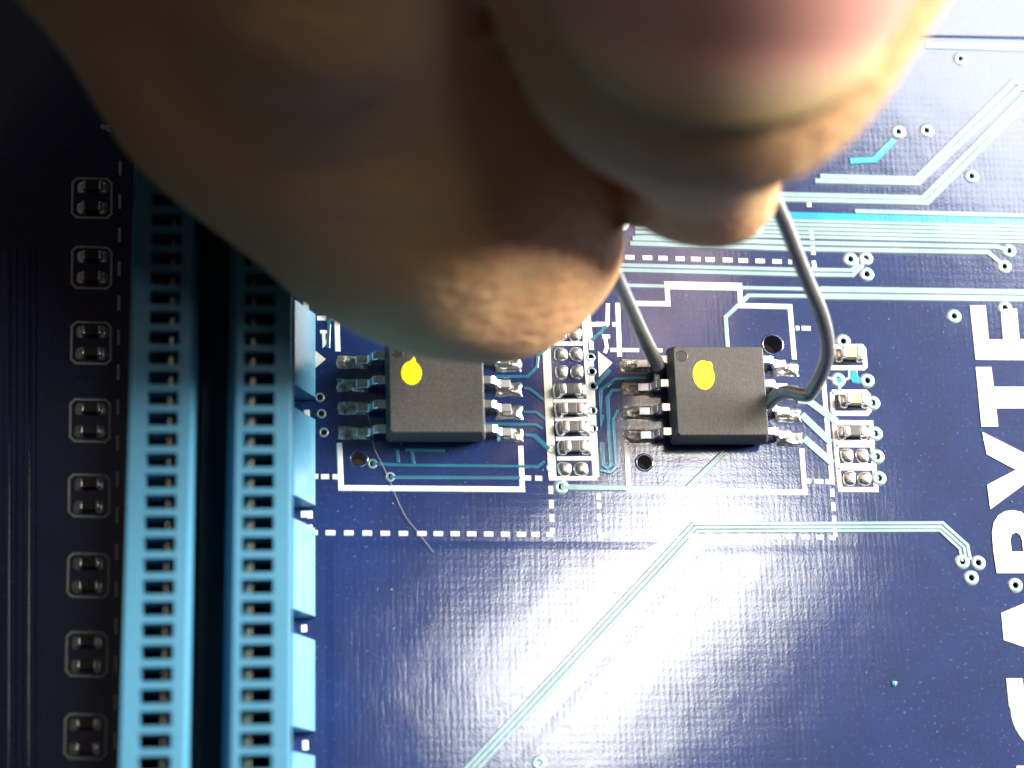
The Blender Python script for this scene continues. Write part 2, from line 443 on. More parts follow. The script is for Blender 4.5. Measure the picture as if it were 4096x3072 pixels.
# short stubs to the vias of the small parts, and the copper patch
traces(0.13, [(18.227,-0.883),(18.597,-0.88)], [(18.233,-2.512),(18.601,-2.51)], [(18.245,-3.721),(18.598,-3.72)], [(18.262,-4.844),(18.614,-4.844)])
prism('copper_patch', [(17.595,0.877),(17.913,0.879),(17.94,0.544),(18.326,0.4),(18.338,0.212),(17.884,0.156),(17.596,0.18),(17.502,0.34)], 0, 0.045, PATCH, board, inset=0.04)
prism('copper_patch', [(16.796,0.428),(17.014,0.524),(17.22,0.445),(17.228,0.204),(17.035,0.083),(16.804,0.174)], 0, 0.045, PATCH, board, inset=0.04)
traces(0.12, [(17.48,0.929),(17.457,0.447),(17.212,0.338)], [(16.859,-0.332),(16.93,0.095)], [(16.322,0.438),(16.816,0.335)])

V, F = ring_data(0.135, 0.40, 0.0, 0.05)
v0 = None
for c in VIAS:
    if v0 is None:
        v0 = mesh_obj('via', V, F, VIA, board, smooth=True); v0.location = (c[0], c[1], 0.002)
    else: instance(v0, 'via', (c[0], c[1], 0.002), random.random() * 6, board)
V, F = ring_data(0.145, 0.25, 0.0, 0.04)
v0 = None
for c in SMALL_VIAS:
    if v0 is None:
        v0 = mesh_obj('via', V, F, TRACE, board, smooth=True); v0.location = (c[0], c[1], 0.002)
    else: instance(v0, 'via', (c[0], c[1], 0.002), random.random() * 6, board)
for (c, r) in HOLES:
    V, F = ring_data(r + 0.002, r + 0.12, 0, 0.03)
    o = mesh_obj('hole_rim', V, F, MASK, board, smooth=True); o.location = (c[0], c[1], 0.002)

# ------------------------------------------------------------------ white print on the board
PH = 0.030
def silk(w, *paths, name='printed_line', mat=None, h=PH):
    for p in paths: ribbon(name, p, w, h, mat or SILK, board, z0=0.001)
def dashes(w, pairs, name='printed_dash'):
    for p in pairs:
        V, F = ribbon_data([Vector(p[0]).lerp(Vector(p[1]), 0.0)[:], p[1]], w, 0.001, PH + lift_layer())
        mesh_obj(name, V, F, SILK, board)
LW = 0.215
silk(LW, [(-8.807,3.972),(-8.749,1.629)], [(-8.671,-3.095),(-8.603,-5.373),(0.357,-5.442),(0.33,-3.217)], [(-10.348,4.257),(-10.308,3.425),(-9.934,3.364)])
silk(LW, [(6.468,4.345),(8.162,4.338),(8.162,5.424),(11.988,5.393),(11.963,4.29),(14.577,4.267),(14.626,1.415)], [(14.688,-3.313),(14.703,-5.587),(5.709,-5.502),(5.694,-3.173)],
     [(5.546,4.36),(5.531,1.482)], [(16.075,0.851),(16.152,-5.042),(15.829,-5.029)])
silk(0.20, [(8.285,5.262),(11.887,5.242)], h=0.034)
silk(0.17, [(5.038,4.327),(4.967,3.17)])
silk(0.15, [(4.813,2.54),(4.893,1.968),(4.779,1.674)], [(5.068,1.837),(6.565,1.837)], [(7.471,1.832),(7.782,1.835)])
silk(0.16, [(4.684,2.552),(5.097,2.543)])
silk(0.13, [(-9.621,2.643),(-9.246,2.647)], [(-9.459,2.645),(-9.434,1.989),(-9.222,2.227)])
dashes(0.19, [[(-9.771,3.365),(-9.296,3.371)], [(-9.096,3.373),(-8.87,3.376)], [(-9.959,-4.796),(-9.703,-4.796)], [(-9.568,-4.808),(-9.177,-4.807)], [(-9.006,-4.807),(-8.736,-4.819)],
              [(0.473,-4.857),(0.823,-4.869)], [(1.024,-4.869),(1.374,-4.881)], [(4.413,3.205),(5.032,3.198)], [(5.226,3.2),(5.408,3.202)],
              [(14.831,3.102),(15.016,3.104)], [(15.135,3.105),(15.611,3.097)], [(14.846,-5.005),(15.079,-5.004)], [(15.259,-5.017),(15.712,-5.03)]])
xs = [(1248,1270), (1302,1340), (1375,1412), (1448,1485), (1520,1556), (1592,1628), (1665,1702), (1731,1768), (1799,1835), (1865,1902), (1933,1970), (2001,2036), (2066,2102), (2125,2158), (2185,2212)]
A0, A1 = Vector((-10.1,-7.608)), Vector((1.935,-7.731))
dashes(0.18, [(A0.lerp(A1, (a - 1240) / 980)[:], A0.lerp(A1, (b - 1240) / 980)[:]) for a, b in xs])
xs = [(2395,2432), (2461,2496), (2530,2567), (2604,2638), (2672,2706), (2746,2778), (2818,2848), (2882,2913), (2948,2978), (3010,3042), (3076,3112), (3140,3174), (3202,3238), (3262,3294), (3318,3342)]
A0, A1 = Vector((4.12,-7.774)), Vector((16.139,-7.9))
dashes(0.18, [(A0.lerp(A1, (a - 2395) / 947)[:], A0.lerp(A1, (b - 2395) / 947)[:]) for a, b in xs])
dashes(0.18, [[(1.776,-5.263),(1.776,-5.67)], [(1.779,-5.975),(1.778,-6.406)], [(1.781,-6.71),(1.781,-7.089)], [(1.784,-7.391),(1.775,-7.668)],
              [(4.176,-5.657),(4.164,-5.975)], [(4.17,-6.128),(4.159,-6.42)], [(4.149,-6.687),(4.149,-7.016)], [(4.134,-7.395),(4.123,-7.698)],
              [(16.113,-5.405),(16.109,-5.819)], [(16.114,-6.103),(16.109,-6.541)], [(16.116,-6.798),(16.114,-7.183)], [(16.121,-7.44),(16.117,-7.849)]])
xs = [(2500,2537), (2570,2607), (2632,2669), (2701,2737), (2762,2800), (2820,2857), (2889,2928), (2952,2990), (3020,3058), (3088,3126), (3152,3170)]
A0, A1 = Vector((6.053,6.853)), Vector((14.899,6.726))
dashes(0.19, [(A0.lerp(A1, (a - 2500) / 670)[:], A0.lerp(A1, (b - 2500) / 670)[:]) for a, b in xs])
dashes(0.19, [[(15.984,10.271),(15.992,9.807)], [(16.008,9.443),(16,8.939)], [(16.009,8.492),(16.027,7.963)], [(16.017,7.629),(16.023,7.13)], [(16,6.797),(16.053,6.411)]])
# dashes beside the slot on its dark side
yy = 640
while yy < 3100:
    t = (yy - 700) / 2200.0; t2 = (yy + 62 - 700) / 2200.0
    Q0, Q1 = Vector((-19.701,10.878)), Vector((-19.168,-16.775))
    dashes(0.10, [(Q0.lerp(Q1, t)[:], Q0.lerp(Q1, t2)[:])])
    yy += 143
# marks shown in the gaps between the ribs of the slot
dashes(0.22, [[(-10.284,-1.414),(-10.234,-2.054)], [(-10.43,-6.526),(-10.417,-6.85)], [(-10.139,-6.526),(-10.114,-6.9)], [(-10.15,-7.223),(-10.101,-7.497)], [(-10.403,-12.123),(-10.378,-12.461)], [(-10.329,-17.617),(-10.304,-18.062)]])
# triangles, ring and stray letters
prism('printed_triangle', [(-10.143,1.891),(-9.334,1.219),(-10.116,0.523)], 0.001, 0.035, CREAM, board)
prism('printed_triangle', [(4.435,1.764),(5.156,1.147),(4.433,0.374)], 0.001, 0.035, CREAM, board)
V, F = ring_data(0.17, 0.52, 0, 0.03); o = mesh_obj('printed_ring', V, F, SILK, board); c = (5.845,8.775); o.location = (c[0], c[1], 0.04)
prism('printed_arrow', [(13.044,9.935),(13.363,9.899),(13.406,9.284),(13.561,9.622),(13.747,9.598),(13.328,8.238),(13.047,8.233)], 0.036, 0.06, SILK, board)
silk(0.2, [(14.512,10.229),(14.517,9.472)])
silk(0.11, [(-20.729,13.592),(-20.217,13.246)], [(-20.724,13.427),(-20.165,13.605)], [(-20.477,13.556),(-20.383,13.325)], name='printed_letter')
# fields of the column of small parts between the chips
prism('printed_bar', [(1.597,2.016),(2.006,2.02),(2.053,-2.125),(2.103,-4.854),(1.701,-4.855),(1.648,-2.127)], 0.001, 0.04, CREAM, board)
silk(0.20, [(3.764,3.827),(3.817,1.03),(3.883,-1.335),(4.043,-4.852)])
silk(0.19, [(3.984,3.83),(4.116,1.828)], [(4.451,3.192),(4.141,3.188)])
silk(0.16, [(2.177,2.141),(3.704,2.156)], [(2.067,-0.875),(3.747,-0.865)], [(2.113,-1.826),(3.776,-1.818)], [(2.131,-2.837),(3.815,-2.83)], [(2.161,-3.855),(3.853,-3.85)], [(1.726,-4.88),(4.143,-4.877)])
dashes(0.20, [[(4.06,1.376),(4.07,0.953)], [(4.067,0.53),(4.076,0.082)], [(4.075,-0.286),(4.068,-1.151)], [(4.077,-1.595),(4.083,-2.116)], [(4.093,-2.505),(4.12,-4.8)]])
# framed fields of the right-hand column
FR = [[(16.509,2.119),(18.248,2.149),(18.344,2.014),(18.353,1.098),(18.239,0.989),(16.573,0.989),(16.45,1.109)], [(16.492,-0.321),(18.272,-0.309),(18.392,-0.455),(18.397,-1.254),(18.237,-1.44),(16.556,-1.436),(16.461,-1.291)],
      [(16.48,-1.939),(18.409,-1.943),(18.407,-2.985),(16.496,-2.979)], [(16.5,-3.11),(18.396,-3.117),(18.403,-4.205),(16.512,-4.196)], [(16.517,-4.313),(18.407,-4.322),(18.424,-5.442),(16.552,-5.431)]]
for p in FR: silk(0.20, p + [p[0]], name='printed_frame')
# frames round the pairs of capacitors left of the slot
BOXES = [[(-22.042,10.654),(-20.13,10.652),(-20.07,8.549),(-22.021,8.568)], [(-21.943,6.996),(-20.024,6.947),(-19.986,4.807),(-21.894,4.834)], [(-21.832,3.034),(-19.934,3.003),(-19.897,0.882),(-21.809,0.917)],
         [(-21.769,-0.933),(-19.868,-0.959),(-19.831,-3.084),(-21.721,-3.041)], [(-21.711,-4.714),(-19.782,-4.761),(-19.746,-6.817),(-21.64,-6.766)], [(-21.6,-8.599),(-19.692,-8.654),(-19.679,-10.736),(-21.575,-10.678)],
         [(-21.54,-12.375),(-19.652,-12.437),(-19.615,-14.499),(-21.514,-14.433)], [(-21.475,-16.234),(-19.585,-16.304),(-19.571,-18.343),(-21.449,-18.269)]]
for p in BOXES:
    P = [Vector(q) for q in p]; out = []
    for i in range(4):
        a, b, c = P[i - 1], P[i], P[(i + 1) % 4]
        out.append((b + (a - b).normalized() * 0.22)[:]); out.append((b + (c - b).normalized() * 0.22)[:])
    silk(0.085, out + [out[0]], name='printed_frame')
# the large lettering down the right edge (reads upwards), as far as the frame shows it
LET = [[(24.251,4.439),(25.093,4.449),(25.092,2.582),(25.877,2.59),(25.902,4.252),(26.777,4.29),(26.76,2.613),(27.589,2.621),(27.623,4.3),(28.499,4.31),(28.421,1.481),(24.286,1.473)],
       [(24.25,1.079),(25.084,1.086),(25.116,0.019),(28.542,0.043),(28.5,-1.117),(25.139,-1.136),(25.152,-2.111),(24.258,-2.115)],
       [(24.272,-2.394),(26.732,-3.685),(28.283,-3.68),(28.243,-4.817),(26.694,-4.846),(24.31,-6.468),(24.273,-5.189),(25.861,-4.4),(24.399,-3.585)],
       [(24.376,-11.772),(27.529,-10.572),(27.463,-11.691),(26.785,-11.914),(26.761,-12.899),(27.391,-13.105),(27.355,-14.183),(24.374,-13.131)],
       [(24.419,-19.34),(27.418,-19.386),(27.344,-20.547),(24.367,-20.497)]]
for p in LET: prism('printed_letter', p, 0.001, 0.045, SILK, board)
# letter with two bowls and the round letter, as outlines swept with a broad stroke
def arc(cx, cy, rx, ry, a0, a1, n=14):
    return [(cx + rx * math.cos(R(a0 + (a1 - a0) * i / n)), cy + ry * math.sin(R(a0 + (a1 - a0) * i / n))) for i in range(n + 1)]
def filled(name, loops, z0, z1, mat, parent):
    cu = bpy.data.curves.new(name, 'CURVE'); cu.dimensions = '2D'; cu.fill_mode = 'BOTH'; cu.extrude = (z1 - z0) / 2
    for pts in loops:
        s = cu.splines.new('POLY'); s.points.add(len(pts) - 1); s.use_cyclic_u = True
        for q, p in zip(s.points, pts): q.co = (p[0], p[1], 0, 1)
    t = bpy.data.objects.new('tmp', cu); col.objects.link(t)
    m = bpy.data.meshes.new_from_object(t.evaluated_get(bpy.context.evaluated_depsgraph_get()))
    bpy.data.objects.remove(t)
    for v in m.vertices: v.co.z += (z0 + z1) / 2
    m.materials.clear(); m.materials.append(mat)
    o = bpy.data.objects.new(name, m); col.objects.link(o); o.parent = parent
    return o
filled('printed_letter', [[(24.337,-9.753),(24.268,-8.561),(24.288,-7.66),(24.43,-7.143),(24.702,-6.78),(25.065,-6.572),(25.494,-6.507),(25.934,-6.599),(26.175,-6.833),(26.355,-6.625),(26.823,-6.443),(27.348,-6.495),(27.738,-6.834),(27.863,-7.407),(27.745,-9.767)],
                          [(25.229,-8.654),(25.21,-8.049),(25.317,-7.765),(25.538,-7.662),(25.762,-7.792),(25.835,-8.115),(25.834,-8.656)], [(26.439,-8.658),(26.448,-8.052),(26.616,-7.69),(26.862,-7.613),(27.081,-7.794),(27.071,-8.66)]], 0.001, 0.045, SILK, board)
g = (26.592,-16.88)
ribbon('printed_letter', arc(g[0], g[1] + 0.2, 1.75, 1.75, 150, 330, 20), 0.9, 0.045, SILK, board, z0=0.001)
pg = [(24.316,-15.05),(25.14,-15.058),(25.188,-16.123),(24.33,-16.483)]
prism('printed_letter', pg, 0.001, 0.047, SILK, board)

# ------------------------------------------------------------------ pads and solder on the board
def add_pad(px, sx, sy, h, mat, name='solder_pad', amp=0.5, rz=0.0):
    V, F = lumpy_pad_data(sx, sy, h, amp=amp)
    o = mesh_obj(name, V, F, mat, board, smooth=True); o.location = (px[0], px[1], 0.003); o.rotation_euler = (0, 0, rz)
    return o
for p in [(-8.276,1.072),(-8.255,-0.124),(-8.21,-1.312),(-8.189,-2.582)]: add_pad((p[0] + 0.25, p[1]), 1.55, 0.66, 0.10, DULL_SOLDER, amp=0.6)
for p in [(6.09,1.009),(6.165,-0.232),(6.15,-1.466),(6.161,-2.692)]: add_pad((p[0] + 0.22, p[1]), 1.55, 0.68, 0.13, DULL_SOLDER, amp=0.7)
for p in [(0.052,0.998),(0.043,-0.288),(0.049,-1.486),(0.056,-2.651)]: add_pad((p[0] - 0.22, p[1]), 1.35, 0.74, 0.22, SOLDER, amp=0.35)
for p in [(14.354,0.877),(14.299,-0.349),(14.323,-1.567),(14.332,-2.816)]: add_pad((p[0] - 0.22, p[1]), 1.35, 0.74, 0.24, SOLDER, amp=0.35)
# bare solder domes on unpopulated pads
for p in [(2.529,1.574),(3.324,1.582),(2.537,0.637),(3.329,0.643),(2.521,-4.393),(3.353,-4.391),(3.297,2.645),(2.526,2.637),(17.046,-3.672),(17.829,-3.683),(17.088,-4.859),(17.869,-4.871)]:
    V, F = dome_data(0.36, 0.38, 0.20, wob=0.10)
    o = mesh_obj('solder_dome', V, F, SOLDER, board, smooth=True); o.location = (p[0], p[1], 0.003)

# ------------------------------------------------------------------ flash chips
def make_chip(center, rz, label, dot_shape, leaddirt):
    root = empty('memory_chip', (center[0], center[1], 0), rz)
    tag(root, label, 'chip', 'eight legged memory chips')
    # moulded body: two drafted halves meeting at a parting line
    hw, hh, inset = 2.46, 2.46, 0.15
    zs = [(0.14, hw - 0.12), (0.95, hw), (1.05, hw), (1.86, hw - inset), (1.92, hw - inset - 0.05)]
    V = []; F = []
    def ringpts(a):
        c = 0.10; return [(-a, -a + c), (-a + c, -a), (a - c, -a), (a, -a + c), (a, a - c), (a - c, a), (-a + c, a), (-a, a - c)]
    for z, a in zs: V += [(x, y, z) for x, y in ringpts(a)]
    for k in range(len(zs) - 1):
        for i in range(8): F.append((k * 8 + i, k * 8 + (i + 1) % 8, k * 8 + 8 + (i + 1) % 8, k * 8 + 8 + i))
    F.append(tuple(range(8))[::-1]); F.append(tuple(range(len(V) - 8, len(V))))
    mesh_obj('body', V, F, EPOXY, root)
    # pin one dimple: a shallow dish with a rim
    V, F = ring_data(0.24, 0.30, 0, 0.012, seg=24)
    o = mesh_obj('pin_one_dimple', V, F, DIMPLE, root, smooth=True); o.location = (-1.86, 1.80, 1.921)
    n = len(V)
    mesh = mesh_obj('dimple_floor', [(0.245 * math.cos(a * math.pi / 12), 0.245 * math.sin(a * math.pi / 12), 0.003) for a in range(24)], [tuple(range(24))], DIMPLE, o)
    # paint dot with a small tail
    pts = []
    for i in range(40):
        a = 2 * math.pi * i / 40
        r = dot_shape(a)
        pts.append((r[0], r[1]))
    o = prism('paint_dot', pts, 0, 0.018, YELLOW, root, inset=0.015); o.location = (-0.82, 0.80, 1.921) if leaddirt else (-1.22, 0.72, 1.921)
    # faint rows of laser marking, each a run of short strokes turned to read upwards
    rnd = random.Random(5 if leaddirt else 9)
    for r_, x in enumerate((-1.05, -0.45, 0.15, 0.75)):
        Vm, Fm = [], []
        y = -1.75
        ymax = (1.0, 1.5, 1.75, 0.6)[r_]
        while y < ymax:
            g = rnd.choice('0125CEFHLNPQ')
            st = {'0': [((0,0),(1,0)),((1,0),(1,1)),((1,1),(0,1)),((0,1),(0,0))], '1': [((0,.5),(1,.5))], '2': [((1,0),(1,1)),((1,1),(.5,1)),((.5,1),(.5,0)),((.5,0),(0,0)),((0,0),(0,1))],
                  '5': [((1,1),(1,0)),((1,0),(.5,0)),((.5,0),(.5,1)),((.5,1),(0,1)),((0,1),(0,0))], 'C': [((1,1),(1,0)),((1,0),(0,0)),((0,0),(0,1))], 'E': [((1,1),(1,0)),((1,0),(0,0)),((0,0),(0,1)),((.5,0),(.5,.8))],
                  'F': [((1,1),(1,0)),((1,0),(0,0)),((.5,0),(.5,.8))], 'H': [((0,0),(1,0)),((0,1),(1,1)),((.5,0),(.5,1))], 'L': [((1,0),(0,0)),((0,0),(0,1))], 'N': [((0,0),(1,0)),((1,0),(0,1)),((0,1),(1,1))],
                  'P': [((0,0),(1,0)),((1,0),(1,1)),((1,1),(.5,1)),((.5,1),(.5,0))], 'Q': [((0,0),(1,0)),((1,0),(1,1)),((1,1),(0,1)),((0,1),(0,0)),((.3,.6),(-.1,1.1))]}[g]
            for (a, b) in st:
                p0 = (x - 0.34 * a[0], y + 0.20 * a[1]); p1 = (x - 0.34 * b[0], y + 0.20 * b[1])
                v, f = ribbon_data([p0, p1], 0.038, 1.9205, 1.923)
                off = len(Vm); Vm += v; Fm += [tuple(i + off for i in q) for q in f]
            y += 0.32
        tag(mesh_obj('marking_row', Vm, Fm, MARK, root), kind='stuff')
    # gull wing leads
    prof = [(2.40, 1.02), (2.84, 1.02), (2.98, 0.94), (3.16, 0.42), (3.30, 0.31), (3.86, 0.28)]
    V = []; F = []
    w = 0.21; th = 0.19
    for i, (u, z) in enumerate(prof):
        du = (prof[min(i + 1, 5)][0] - prof[max(i - 1, 0)][0]); dz = (prof[min(i + 1, 5)][1] - prof[max(i - 1, 0)][1])
        l = math.hypot(du, dz); nu, nz = -dz / l, du / l
        for s in (0.5, -0.5):
            for y in (-w, w): V.append((u + nu * th * s, y, z + nz * th * s))
    for i in range(5):
        a, b = i * 4, i * 4 + 4
        F += [(a, a + 1, b + 1, b), (a + 2, b + 2, b + 3, a + 3), (a, b, b + 2, a + 2), (a + 1, a + 3, b + 3, b + 1)]
    F += [(0, 2, 3, 1), (20, 21, 23, 22)]
    l0 = None
    for side in (0, math.pi):
        for k in range(4):
            y = (1.5 - k) * 1.25
            if l0 is None:
                l0 = mesh_obj('lead', V, F, TIN, root)
                bm = bmesh.new(); bm.from_mesh(l0.data); bmesh.ops.bevel(bm, geom=[e for e in bm.edges], offset=0.03, segments=1, affect='EDGES'); bm.to_mesh(l0.data); bm.free()
                l0.location = (0, y, 0)
            else: instance(l0, 'lead', (0, y, 0), side, root)
    return root
def dotA(a):
    r = 0.65; x, y = r * 0.80 * math.cos(a), r * 0.96 * math.sin(a)
    d = a - R(78); d = (d + math.pi) % (2 * math.pi) - math.pi
    k = 1 + 0.42 * math.exp(-(d / 0.17) ** 2)
    return (x * k, y * k)
def dotB(a):
    r = 0.72; x, y = r * 0.78 * math.cos(a), r * 1.06 * math.sin(a)
    d = (a - R(48) + math.pi) % (2 * math.pi) - math.pi
    k = 1 + 0.17 * math.exp(-(d / 0.22) ** 2)
    d = (a - R(20) + math.pi) % (2 * math.pi) - math.pi
    k -= 0.06 * math.exp(-(d / 0.2) ** 2)
    return (x * k, y * k)
make_chip((-3.98, -0.74), R(0.4), 'black memory chip with a round yellow dot, half under the thumb, nearer the blue slot', dotA, False)
make_chip((10.24, -0.82), R(0.4), 'black memory chip with an egg shaped yellow dot, bridged by the bent grey wire', dotB, True)

# ------------------------------------------------------------------ tiny two-terminal parts
def make_smd(name, center, rz, L, W, Hh, body, label, cat, group=None, capfrac=0.26):
    root = empty(name, (center[0], center[1], 0.0), rz)
    tag(root, label, cat, group)
    V, F = box_data(L * (1 - 2 * capfrac) + 0.02, W * 0.95, Hh * 0.94, 0.03, 0.06)
    mesh_obj('body', V, F, body, root)
    V, F = box_data(L * capfrac, W, Hh, 0.05, 0.05, seg=2)
    t0 = mesh_obj('terminal', V, F, TIN, root, smooth=True); t0.location = (-(L - L * capfrac) / 2, 0, 0)
    instance(t0, 'terminal', ((L - L * capfrac) / 2, 0, 0), 0, root)
    V, F = dome_data(L * 0.26, W * 0.72, Hh * 0.42, seg=16, rings=5, wob=0.06)
    f0 = mesh_obj('solder_fillet', V, F, SOLDER, root, smooth=True); f0.location = (-L * 0.53, 0, 0.002)
    instance(f0, 'solder_fillet', (L * 0.53, 0, 0.002), 0, root)
    return root
rows = [((2.912,-0.333), 'topmost'), ((2.954,-1.34), 'second from the top'), ((2.998,-2.276), 'third from the top'), ((3.051,-3.285), 'lowest')]
for c, w in rows:
    make_smd('chip_resistor', c, R(1), 1.12, 0.56, 0.42, RESB, 'dark chip resistor between the two memory chips, ' + w + ' of its column', 'resistor', 'resistors between the memory chips', capfrac=0.30)
make_smd('ceramic_capacitor', (17.548,1.67), 0, 1.02, 0.56, 0.55, CAPB, 'tan ceramic capacitor in the uppermost white frame right of the wire', 'capacitor', 'tan capacitors right of the wire')
make_smd('ceramic_capacitor', (17.603,-0.78), 0, 1.02, 0.56, 0.55, CAPB, 'tan ceramic capacitor in the second white frame, below the copper patch', 'capacitor', 'tan capacitors right of the wire')
make_smd('chip_resistor', (17.45,-2.462), 0, 1.10, 0.52, 0.42, RESB, 'grey chip resistor in the third white frame, below the two tan capacitors', 'resistor')
ordn = ['topmost', 'second', 'third', 'fourth', 'fifth', 'sixth', 'seventh', 'lowest']
for k, p in enumerate(BOXES):
    P = [Vector(q) for q in p]; cx = sum((q for q in P), Vector((0, 0))) / 4
    for s, nm in ((0.55, 'upper'), (-0.55, 'lower')):
        make_smd('chip_capacitor', (cx.x + 0.04, cx.y + s), R(0.5), 1.0, 0.46, 0.40, DARKB,
                 nm + ' dark chip capacitor in the ' + ordn[k] + ' printed frame left of the slot', 'capacitor', 'capacitors left of the slot', capfrac=0.2)

# ------------------------------------------------------------------ the light blue expansion slot
def make_slot():
    root = empty('expansion_slot', (-14.65, -2.0, 0))
    tag(root, 'long light blue plastic expansion slot with two rows of contact windows, partly in shade', 'slot')
    ox, oy = -14.65, -2.0
    ZT = 10.0
    y_top, y_bot = 26.0, -26.0
    pitch, wh = 0.935, 0.64
    y0 = (-12.874,2.281,10)[1] + pitch * 17          # upper edge of a contact opening
    V, F = [], []
    def quad(a, b, c, d):
        n = len(V); V.extend([a, b, c, d]); F.append((n, n + 1, n + 2, n + 3))
    def rail(xa, xb, xc, xd):
        """top of one rail: strip xa-xb, windows xb-xc, strip xc-xd"""
        quad((xa, y_bot, ZT), (xb, y_bot, ZT), (xb, y_top, ZT), (xa, y_top, ZT))
        quad((xc, y_bot, ZT), (xd, y_bot, ZT), (xd, y_top, ZT), (xc, y_top, ZT))
        ys = y_top; yw = y0
        while yw - wh > y_bot:
            if yw < y_top:
                quad((xb, yw, ZT), (xc, yw, ZT), (xc, ys, ZT), (xb, ys, ZT))
                zb = ZT - 5.2
                quad((xb, yw - wh, ZT), (xb, yw, ZT), (xb, yw, zb), (xb, yw - wh, zb))
                quad((xc, yw, ZT), (xc, yw - wh, ZT), (xc, yw - wh, zb), (xc, yw, zb))
                quad((xb, yw, ZT), (xc, yw, ZT), (xc, yw, zb), (xb, yw, zb))
                quad((xc, yw - wh, ZT), (xb, yw - wh, ZT), (xb, yw - wh, zb), (xc, yw - wh, zb))
                quad((xb, yw - wh, zb), (xc, yw - wh, zb), (xc, yw, zb), (xb, yw, zb))
                ys = yw - wh
            yw -= pitch
        quad((xb, y_bot, ZT), (xc, y_bot, ZT), (xc, ys, ZT), (xb, ys, ZT))
    rail(-18.16, -17.42, -16.06, -15.55)
    rail(-13.55, -13.22, -11.85, -11.14)
    # outer walls, lead-in chamfers and the deep channel
    def wall(x, z0, z1, x2=None):
        x2 = x if x2 is None else x2
        quad((x, y_bot, z0), (x2, y_bot, z1), (x2, y_top, z1), (x, y_top, z0))
    wall(-18.22, 9.94, 10.0, -18.16); wall(-18.30, 0.05, 9.94, -18.22)
    wall(-11.08, 9.94, 10.0, -11.14); wall(-11.00, 0.05, 9.94, -11.08)
    wall(-15.35, 9.55, 10.0, -15.55); wall(-15.35, 1.6, 9.55)
    wall(-13.92, 8.9, 10.0, -13.55); wall(-13.92, 1.6, 8.9)
    quad((-15.35, y_bot, 1.6), (-13.92, y_bot, 1.6), (-13.92, y_top, 1.6), (-15.35, y_top, 1.6))
    for ye in (y_bot, y_top):
        quad((-18.22, ye, 0.05), (-15.35, ye, 0.05), (-15.35, ye, 9.94), (-18.22, ye, 9.94))
        quad((-13.92, ye, 0.05), (-11.08, ye, 0.05), (-11.08, ye, 9.94), (-13.92, ye, 9.94))
    quad((-18.30, y_bot, 0.05), (-11.0, y_bot, 0.05), (-11.0, y_top, 0.05), (-18.30, y_top, 0.05))
    V = [(x - ox, y - oy, z) for x, y, z in V]
    me = bpy.data.meshes.new('housing'); me.from_pydata(V, [], F); me.update()
    bm = bmesh.new(); bm.from_mesh(me); bmesh.ops.remove_doubles(bm, verts=bm.verts[:], dist=1e-4); bm.to_mesh(me); bm.free()
    me.materials.append(SLOTP)
    h = bpy.data.objects.new('housing', me); col.objects.link(h); h.parent = root
    # wedge ribs along both sides
    Lr = 4.30; yr = -2.05 + 5.45 * 5
    r0 = None
    while yr > -26:
        for side in (1, -1):
            xi, xo = (-11.035, -9.86) if side > 0 else (-18.265, -19.0)
            if r0 is None or side < 0:
                hz = 2.75
                prof = [(xi, 0.02), (xi, hz), (xi + (xo - xi) * 0.12, hz), (xo, 0.55), (xo, 0.02)]
                Vr = [(x - (xi if True else 0), 0, z) for x, z in prof] + [(x - xi, -Lr, z) for x, z in prof]
                n = len(prof)
                Fr = [tuple(range(n)), tuple(range(2 * n - 1, n - 1, -1))] + [(i, (i + 1) % n, n + (i + 1) % n, n + i) for i in range(n)]
                o = mesh_obj('rib', Vr, Fr, SLOTP, root)
                if side > 0: r0 = o
                o.location = (xi - ox, yr - oy, 0)
            else: instance(r0, 'rib', (xi - ox, yr - oy, 0), 0, root)
        yr -= 5.45
    # sprung contacts in the windows
    def contact(sgn):
        pts = [(0.0, -4.8), (0.0, -1.4), (sgn * 0.10, -0.95), (sgn * 0.02, -0.62), (sgn * -0.20, -0.42)]
        Vc = []; Fc = []
        for x, z in pts:
            for y in (-0.16, 0.16):
                Vc.append((x - 0.05, y, z)); Vc.append((x + 0.05, y, z))
        for i in range(len(pts) - 1):
            a, b = i * 4, i * 4 + 4
            Fc += [(a, a + 1, b + 1, b), (a + 2, b + 2, b + 3, a + 3), (a, b, b + 2, a + 2), (a + 1, a + 3, b + 3, b + 1)]
        e = (len(pts) - 1) * 4
        Fc += [(e, e + 1, e + 3, e + 2)]
        return Vc, Fc
    for sgn, x in ((1, -16.26), (-1, -13.02)):
        Vc, Fc = contact(sgn); c0 = None
        yw = y0
        while yw > -19.5:
            if yw < 9:
                loc = (x - ox, yw - wh / 2 - oy, ZT - 0.12)
                if c0 is None:
                    c0 = mesh_obj('contact', Vc, Fc, GOLD, root); c0.location = loc
                else: instance(c0, 'contact', loc, 0, root)
            yw -= pitch
    return root
make_slot()

